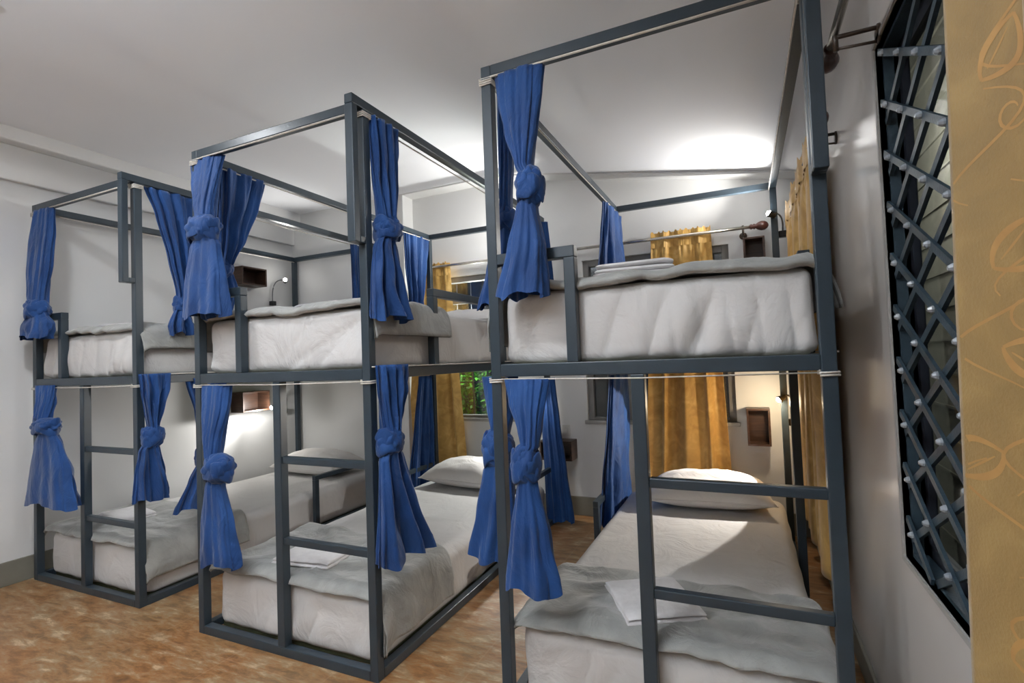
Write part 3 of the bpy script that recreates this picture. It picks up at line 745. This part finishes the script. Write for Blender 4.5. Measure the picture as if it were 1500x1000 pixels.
# ------------------------------------------------------------------ gold window curtains
def gold(name_lab, ax, val, a0, a1, b0, b1, ztop, zbot, npl, amp, mat, parts=1, vine=False, header=True, out=0., nu=200, mirror=1):
    org = Vector((val, (a0 + a1) / 2, zbot)) if ax == 0 else Vector(((a0 + a1) / 2, val, zbot))
    t = thing('window_curtain', org, name_lab, 'curtain')
    seed = a0 * 9
    def S(u, tt, extra=0.):
        # u 0..1 across, tt 0 top .. 1 bottom
        l = (a0 + (b0 - a0) * tt ** 1.3) * (1 - u) + (a1 + (b1 - a1) * tt ** 1.3) * u
        z = ztop + (zbot - ztop) * tt
        A = amp * (.45 + .75 * min(1, tt * 2.5))
        w = u * npl * 2 * pi
        n = A * (sin(w + .9 * sin(w * .5 + seed)) * .8 + .35 * sin(w * .47 + seed + tt * 1.5)) + .012 * nz(u * 4 + seed, tt * 3) * tt
        if header and tt < .085: n += .006 * sin(w * 3.0) ; 
        if header: 
            hz_ = (ztop - z); n *= 1 - .35 * exp(-((hz_ - .11) / .03) ** 2)
        l += A * .35 * cos(w * 1.0 + seed)
        n += extra
        return (Vector((val + n, l, z)) if ax == 0 else Vector((l, val + n, z))) - org
    bm = bmesh.new(); nv = 60
    V = grid(bm, lambda i, j: S(i / (nu - 1), j / (nv - 1)), nu, nv)
    o = obj('drape', bm, M[mat], t, smooth=True)
    sd = o.modifiers.new('thickness', 'SOLIDIFY'); sd.thickness = .003
    if header:
        bm = bmesh.new(); hb = .105 / (ztop - zbot)
        def Hd(i, j):
            u = i / (nu * 2 - 1); s = j / 7
            p = S(u, hb * s); q = Vector((-1, 0, 0)) if ax == 0 else Vector((0, -1, 0))
            return p + q * (.007 + .006 * sin(u * npl * 6 * pi)) + Vector((0, 0, .012 * (1 - s) * sin(u * npl * 6 * pi)))
        grid(bm, Hd, nu * 2, 8)
        o = obj('pleated_heading', bm, M[mat], t, smooth=True)
    return t, S
gold('gold curtain with pleated heading on the back window beside the right bunk', 1, 2.135, 1.085, 1.472, .97, 1.53, 2.055, .20, 3.4, .030, 'gold')
gold('gold curtain at the left of the middle back window', 1, 2.135, -.92, -.585, -1.06, -.475, 2.04, .20, 3.0, .028, 'gold')
gold('gold curtain on the right wall behind the right bunk', 0, 1.925, .74, 2.02, .76, 2.10, 2.06, .28, 7.0, .024, 'gold')
t, S = gold('large gold curtain with leaf vine pattern at the right edge, nearest the camera', 0, 1.895, -1.95, -.82, -1.95, -.79, 2.06, .10, 4.6, .026, 'gold_near', header=True, nu=260)
# woven vine pattern lying in the cloth surface
bm = bmesh.new(); random.seed(5)
Wn, Hn = 1.22, 1.96
def onto(u_m, v_m): return S(1 - u_m / Wn, v_m / Hn, -.0035)
def ribbon(pts, w):
    if len(pts) < 2: return
    prev = None
    for k, p in enumerate(pts):
        a = pts[max(0, k - 1)]; b = pts[min(len(pts) - 1, k + 1)]
        d = (b[0] - a[0], b[1] - a[1]); l = sqrt(d[0] ** 2 + d[1] ** 2) or 1; n = (-d[1] / l, d[0] / l)
        ww = w * (.35 + .65 * sin(pi * (k + .5) / len(pts)))
        q = [(p[0] + n[0] * s * ww, p[1] + n[1] * s * ww) for s in (-1, 1)]
        if any(not (.003 < c[0] < Wn - .01 and .0 < c[1] < Hn - .01) for c in q): prev = None; continue
        vs = [bm.verts.new(onto(*c)) for c in q]
        if prev: bm.faces.new((prev[0], prev[1], vs[1], vs[0]))
        prev = vs
def leaf(x, y, a, s):
    L1, L2 = [], []
    for k in range(15):
        f = k / 14; w = sin(pi * f) ** .8 * .42
        for q, sg in ((L1, 1), (L2, -1)):
            lx, ly = f * s, sg * w * s * (1 - .25 * f) + .12 * s * sin(pi * f)
            q.append((x + lx * cos(a) - ly * sin(a), y + lx * sin(a) + ly * cos(a)))
    ribbon(L1, .0040); ribbon(L2, .0040)
    ribbon([(x + f / 9 * s * .8 * cos(a), y + f / 9 * s * .8 * sin(a)) for f in range(2, 10)], .0013)
for col in range(10):
    for row in range(19):
        x0_ = .045 + col * .118 + (.0 if row % 2 else .045); y0_ = .05 + row * .103 + random.uniform(-.012, .012)
        leaf(x0_, y0_, random.choice((2.6, -.6, .5, -2.4, 1.0)) + random.uniform(-.3, .3), random.uniform(.042, .062))
        st = random.uniform(0, 6)
        ribbon([(x0_ + .045 * sin(st + k * .3) + .0 * k, y0_ + .01 + k * .0062) for k in range(20)], .0018)
        ribbon([(x0_ + .03 + .02 * cos(k * .42 + st) * (1 - k / 22), y0_ + .05 + .02 * sin(k * .42 + st) * (1 - k / 22)) for k in range(15)], .0017)
obj('woven_vine', bm, M['vine'], t)

def rod(label, p0, p1, brackets, side, fin0=True, fin1=False):
    p0, p1 = Vector(p0), Vector(p1)
    t = thing('curtain_rod', p0, label, 'curtain rod')
    bm = bmesh.new(); tube(bm, [Vector(), p1 - p0], .011, 12); obj('rod', bm, M['steel'], t, smooth=True)
    d = (p1 - p0).normalized()
    for e, s in ((fin0, -1), (fin1, 1)):
        if not e: continue
        b = Vector() if s < 0 else p1 - p0
        prof = [(0, .013), (.01, .018), (.02, .014), (.028, .02), (.036, .014), (.05, .024), (.07, .031), (.09, .029), (.104, .02), (.112, .006)]
        bm = bmesh.new(); tube(bm, [b + d * s * a for a, r in prof], [r for a, r in prof], 16); obj('finial', bm, M['brownknob'], t, smooth=True)
    for f, wall in brackets:
        c = (p1 - p0) * f; bm = bmesh.new()
        e = c + Vector(wall)
        tube(bm, [c - Vector((0, 0, .014)), e - Vector((0, 0, .014))], .006, 8)
        tube(bm, [c + Vector((0, 0, .016)), c - Vector((0, 0, .05))], .007, 8)
        tube(bm, [c - Vector((0, 0, .045)), e - Vector((0, 0, .05))], .004, 8)
        tube(bm, [e * 1.0 - Vector(wall).normalized() * .006 - Vector((0, 0, .03)), e - Vector((0, 0, .03))], .024, 14)
        obj('bracket', bm, M['bracket'], t, smooth=True)
rod('steel curtain rod with turned brown finial above the right-hand back window', (1.715, 2.10, 2.01), (.42, 2.10, 2.01), [(.03, (0, .12, 0)), (.97, (0, .12, 0))], 1, True, True)
rod('steel curtain rod above the middle back window', (-.02, 2.10, 2.01), (-.97, 2.10, 2.01), [(.03, (0, .12, 0))], 1, True, False)
rod('steel curtain rod with brown finial over the lattice grille window', (1.905, .055, 2.03), (1.905, -2.0, 2.03), [(.035, (.095, 0, 0)), (.95, (.095, 0, 0))], 0, True, False)
rod('steel curtain rod on the right wall behind the right bunk', (1.93, .60, 2.02), (1.93, 2.1, 2.02), [(.04, (.07, 0, 0)), (.95, (.07, 0, 0))], 0, True, False)

# ------------------------------------------------------------------ shelf boxes, switch, lamps
def shelf_box(x0, x1, y0, y1, z0, z1, face, label):
    t = thing('wall_shelf_box', ((x0 + x1) / 2, (y0 + y1) / 2, z0), label, 'shelf box', 'dark wooden wall shelf boxes')
    cx, cy = (x0 + x1) / 2, (y0 + y1) / 2; a, b, c, d, h = x0 - cx, x1 - cx, y0 - cy, y1 - cy, z1 - z0; q = .012
    bm = bmesh.new(); box(bm, a, b, c, d, 0, q); obj('bottom_panel', bm, M['wood'], t, bevel=.001)
    bm = bmesh.new(); box(bm, a, b, c, d, h - q, h); obj('top_panel', bm, M['wood'], t, bevel=.001)
    if face == 'y':      # open towards -y
        obj('side_panel', BX(a, a + q, c, d, q, h - q), M['wood'], t); obj('side_panel', BX(b - q, b, c, d, q, h - q), M['wood'], t)
        obj('back_panel', BX(a + q, b - q, d - q, d, q, h - q), M['wood'], t)
    else:                # open towards +x
        obj('side_panel', BX(a, b, c, c + q, q, h - q), M['wood'], t); obj('side_panel', BX(a, b, d - q, d, q, h - q), M['wood'], t)
        obj('back_panel', BX(a, a + q, c + q, d - q, q, h - q), M['wood'], t)
    return t
shelf_box(XW0, XW0 + .15, 1.40, 1.645, 1.925, 2.078, 'x', 'dark brown open shelf box high on the left wall beside the gathered curtain')
shelf_box(XW0, XW0 + .15, 1.385, 1.65, .842, 1.012, 'x', 'dark brown open shelf box low on the left wall above the lit bed')
shelf_box(1.672, 1.80, YB - .12, YB, 1.775, 1.945, 'y', 'dark brown open shelf box high on the back wall above the right mattress')
shelf_box(1.64, 1.778, YB - .12, YB, .588, .828, 'y', 'tall dark open shelf box low on the back wall above the right pillow')
shelf_box(.19, .445, YB - .14, YB, .432, .578, 'y', 'small dark wooden shelf box under the light switch in the gap between bunks')
sw = thing('light_switch', (.364, YB, .64), 'white square light switch plate on the back wall in the gap between bunks', 'switch')
obj('plate', BX(-.032, .032, -.008, 0, -.042, .042), M['switch'], sw, bevel=.003)
obj('rocker', BX(-.012, .012, -.013, -.008, -.02, .02), M['switch'], sw, bevel=.002)

def lamp(base, mid, head, aim, label, power, colr, size=70, blend=.35, wide=25, wcol=None):
    base, mid, head, aim = map(Vector, (base, mid, head, aim))
    t = thing('reading_lamp', base, label, 'lamp', 'gooseneck reading lamps')
    bm = bmesh.new(); n = 14
    pts = [((1 - k / n) ** 2 * base + 2 * (k / n) * (1 - k / n) * mid + (k / n) ** 2 * head) - base for k in range(n + 1)]
    tube(bm, pts, .005, 8); obj('gooseneck', bm, M['chrome'], t, smooth=True)
    obj('lamp_base', BX(-.022, .022, -.022, .022, -.02, .02), M['black'], t, bevel=.004)
    d = (aim - head).normalized(); h = head - base
    bm = bmesh.new(); prof = [(-.035, .006), (-.03, .013), (-.005, .018), (.012, .024), (.016, .022)]
    tube(bm, [h + d * a for a, r in prof], [r for a, r in prof], 14, False); hd = obj('lamp_head', bm, M['black'], t, smooth=True)
    bm = bmesh.new(); sphere(bm, h + d * .01, .017, 8, 12); obj('bulb', bm, M['lamp_glow'], hd, smooth=True)
    l = bpy.data.lights.new('reading_lamp_light', 'SPOT'); l.energy = power; l.color = colr; l.spot_size = math.radians(size); l.spot_blend = blend; l.shadow_soft_size = .012
    o = bpy.data.objects.new('reading_lamp_light', l); COL.objects.link(o); o.location = h + d * .04; o.parent = t
    o.rotation_euler = d.to_track_quat('-Z', 'Y').to_euler()
    if wide:
        l = bpy.data.lights.new('reading_lamp_spill', 'POINT'); l.energy = wide; l.color = wcol or colr; l.shadow_soft_size = .02
        o = bpy.data.objects.new('reading_lamp_spill', l); COL.objects.link(o); o.location = h + d * .045; o.parent = t
CW, WM = (1, .98, .94), (1, .90, .72)
lamp((-2.285, 1.80, 1.80), (-2.31, 1.80, 2.05), (-2.19, 1.86, 2.01), (-1.2, 1.0, 2.6), 'gooseneck reading lamp with glowing head over the left bunk\'s upper bed', 16, CW, 150, 1., .4)
lamp((-2.285, 1.90, .80), (-2.30, 1.90, .98), (-2.10, 1.62, .865), (-2.32, .7, .75), 'glaring reading lamp beside the low shelf box over the left bunk\'s lower bed', 22, CW, 120, .9, 5)
lamp((1.90, 2.06, 1.93), (1.92, 2.03, 2.08), (1.835, 1.97, 2.045), (.95, 1.55, 2.6), 'reading lamp glowing near the top of the right bunk\'s back right post', 40, CW, 145, 1., .5)
lamp((1.90, 2.06, .75), (1.92, 2.05, .98), (1.835, 1.955, .905), (.96, 1.47, .355), 'reading lamp glowing warm over the right bunk\'s lower pillow', 44, (1, .95, .88), 74, .05, 4, (1, .78, .50))
lamp((.30, 2.06, 1.75), (.30, 2.05, 2.08), (.24, 1.99, 2.03), (-.5, 1.7, 2.6), 'reading lamp over the middle bunk\'s upper bed beside its back right post', 38, CW, 150, 1., .5)
lamp((.30, 2.07, .70), (.30, 2.06, .98), (.24, 1.90, .92), (-.35, .9, .25), 'reading lamp over the middle bunk\'s lower bed beside its back right post', 16, CW, 95, .3, 1.6)
def ceiling_light(x, y, z, label, p, sx=.34, sy=.34, sp=180, pitch=0):
    t = thing('ceiling_light', (x, y, z), label, 'ceiling light')
    obj('housing', BX(-sx / 2 - .02, sx / 2 + .02, -sy / 2 - .02, sy / 2 + .02, -.03, -.002), M['fixture'], t, bevel=.004)
    obj('diffuser', BX(-sx / 2, sx / 2, -sy / 2, sy / 2, -.034, -.03), M['panel_glow'], t)
    l = bpy.data.lights.new('ceiling_lamp_light', 'AREA'); l.shape = 'RECTANGLE'; l.size = sx; l.size_y = sy; l.energy = p; l.color = (.93, .965, 1); l.spread = math.radians(sp)
    o = bpy.data.objects.new('ceiling_lamp_light', l); COL.objects.link(o); o.location = (0, 0, -.04); o.parent = t; o.rotation_euler = (pitch, 0, 0)
ceiling_light(-1.0, -.70, ZC, 'small square ceiling light in front of the left and middle bunks', 14, .11, .11)
ceiling_light(.75, -1.0, zs(.75) - .02, 'small square ceiling light in front of the right bunk', 11, .11, .11)
ceiling_light(.2, -2.3, zs(.2) - .02, 'square white ceiling light behind the camera', 6, .22, .22)
def added_uplighter(x, y, label, p, p2):  # added unseen lamp, its upward spot is there to brighten the ceiling
    t = thing('added_floor_lamp', (x, y, 0), label, 'added floor lamp')
    bm = bmesh.new(); tube(bm, [(0, 0, 0), (0, 0, .02), (0, 0, .03)], [.14, .14, .02], 24); obj('base', bm, M['black'], t, smooth=False)
    bm = bmesh.new(); tube(bm, [(0, 0, .03), (0, 0, 1.72)], .011, 10); obj('pole', bm, M['chrome'], t, smooth=True)
    bm = bmesh.new(); tube(bm, [(0, 0, 1.70), (0, 0, 1.72), (0, 0, 1.78), (0, 0, 1.84)], [.02, .06, .13, .17], 28, False); obj('lamp_shade', bm, M['fixture'], t, smooth=True)
    bm = bmesh.new(); sphere(bm, (.16, 0, 1.50), .06, 12, 18); obj('glass_globe', bm, M['panel_glow'], t, smooth=True)
    bm = bmesh.new(); tube(bm, [(0, 0, 1.46), (.08, 0, 1.44), (.16, 0, 1.45)], .006, 8); obj('arm', bm, M['chrome'], t, smooth=True)
    l = bpy.data.lights.new('globe_light', 'POINT'); l.energy = p2; l.color = (.97, .98, 1); l.shadow_soft_size = .09
    o = bpy.data.objects.new('globe_light', l); COL.objects.link(o); o.location = (.16, 0, 1.50); o.parent = t
    l = bpy.data.lights.new('added_uplight', 'SPOT'); l.energy = p; l.color = (.86, .935, 1); l.shadow_soft_size = .1; l.spot_size = math.radians(165); l.spot_blend = .6
    o = bpy.data.objects.new('added_uplight', l); COL.objects.link(o); o.location = (0, 0, 1.86); o.parent = t; o.rotation_euler = (pi, 0, 0)
added_uplighter(.55, -2.35, 'added floor lamp washing the ceiling, with small glass globe, unseen behind camera', 300, 7)
l = bpy.data.lights.new('yard_lamp', 'POINT'); l.energy = 90; l.shadow_soft_size = .05; l.color = (1, 1, .9)
o = bpy.data.objects.new('yard_lamp', l); COL.objects.link(o); o.location = (-.4, 2.55, 1.6)
l = bpy.data.lights.new('side_yard_fill', 'POINT'); l.energy = 42; l.shadow_soft_size = .1; l.color = (1, .95, .85)  # added fill light that brightens the wall beyond the grille
o = bpy.data.objects.new('side_yard_fill', l); COL.objects.link(o); o.location = (2.4, 1.9, 2.3)

# ------------------------------------------------------------------ camera and world
w = bpy.data.worlds.new('night'); w.use_nodes = True; sc.world = w
w.node_tree.nodes['Background'].inputs[0].default_value = (.05, .07, .12, 1); w.node_tree.nodes['Background'].inputs[1].default_value = .15
from mathutils import Matrix
yaw, pitch, roll = .4267, .0333, -.037
f = Vector((-sin(yaw) * cos(pitch), cos(yaw) * cos(pitch), sin(pitch)))
r = Vector((cos(yaw), sin(yaw), 0)); u = r.cross(f)
r2 = cos(roll) * r + sin(roll) * u; u2 = -sin(roll) * r + cos(roll) * u
cd = bpy.data.cameras.new('camera'); co = bpy.data.objects.new('camera', cd); COL.objects.link(co)
m = Matrix((r2, u2, -f)).transposed().to_4x4(); m.translation = (1.6531, -1.5721, 1.2106); co.matrix_world = m
cd.sensor_width = 36; cd.lens = 749.917 / 1500 * 36; cd.clip_start = .02
sc.camera = co
sc.view_settings.view_transform = 'Standard'; sc.view_settings.look = 'None'; sc.view_settings.gamma = 1; sc.view_settings.use_curve_mapping = False
sc.view_settings.exposure = 0.06
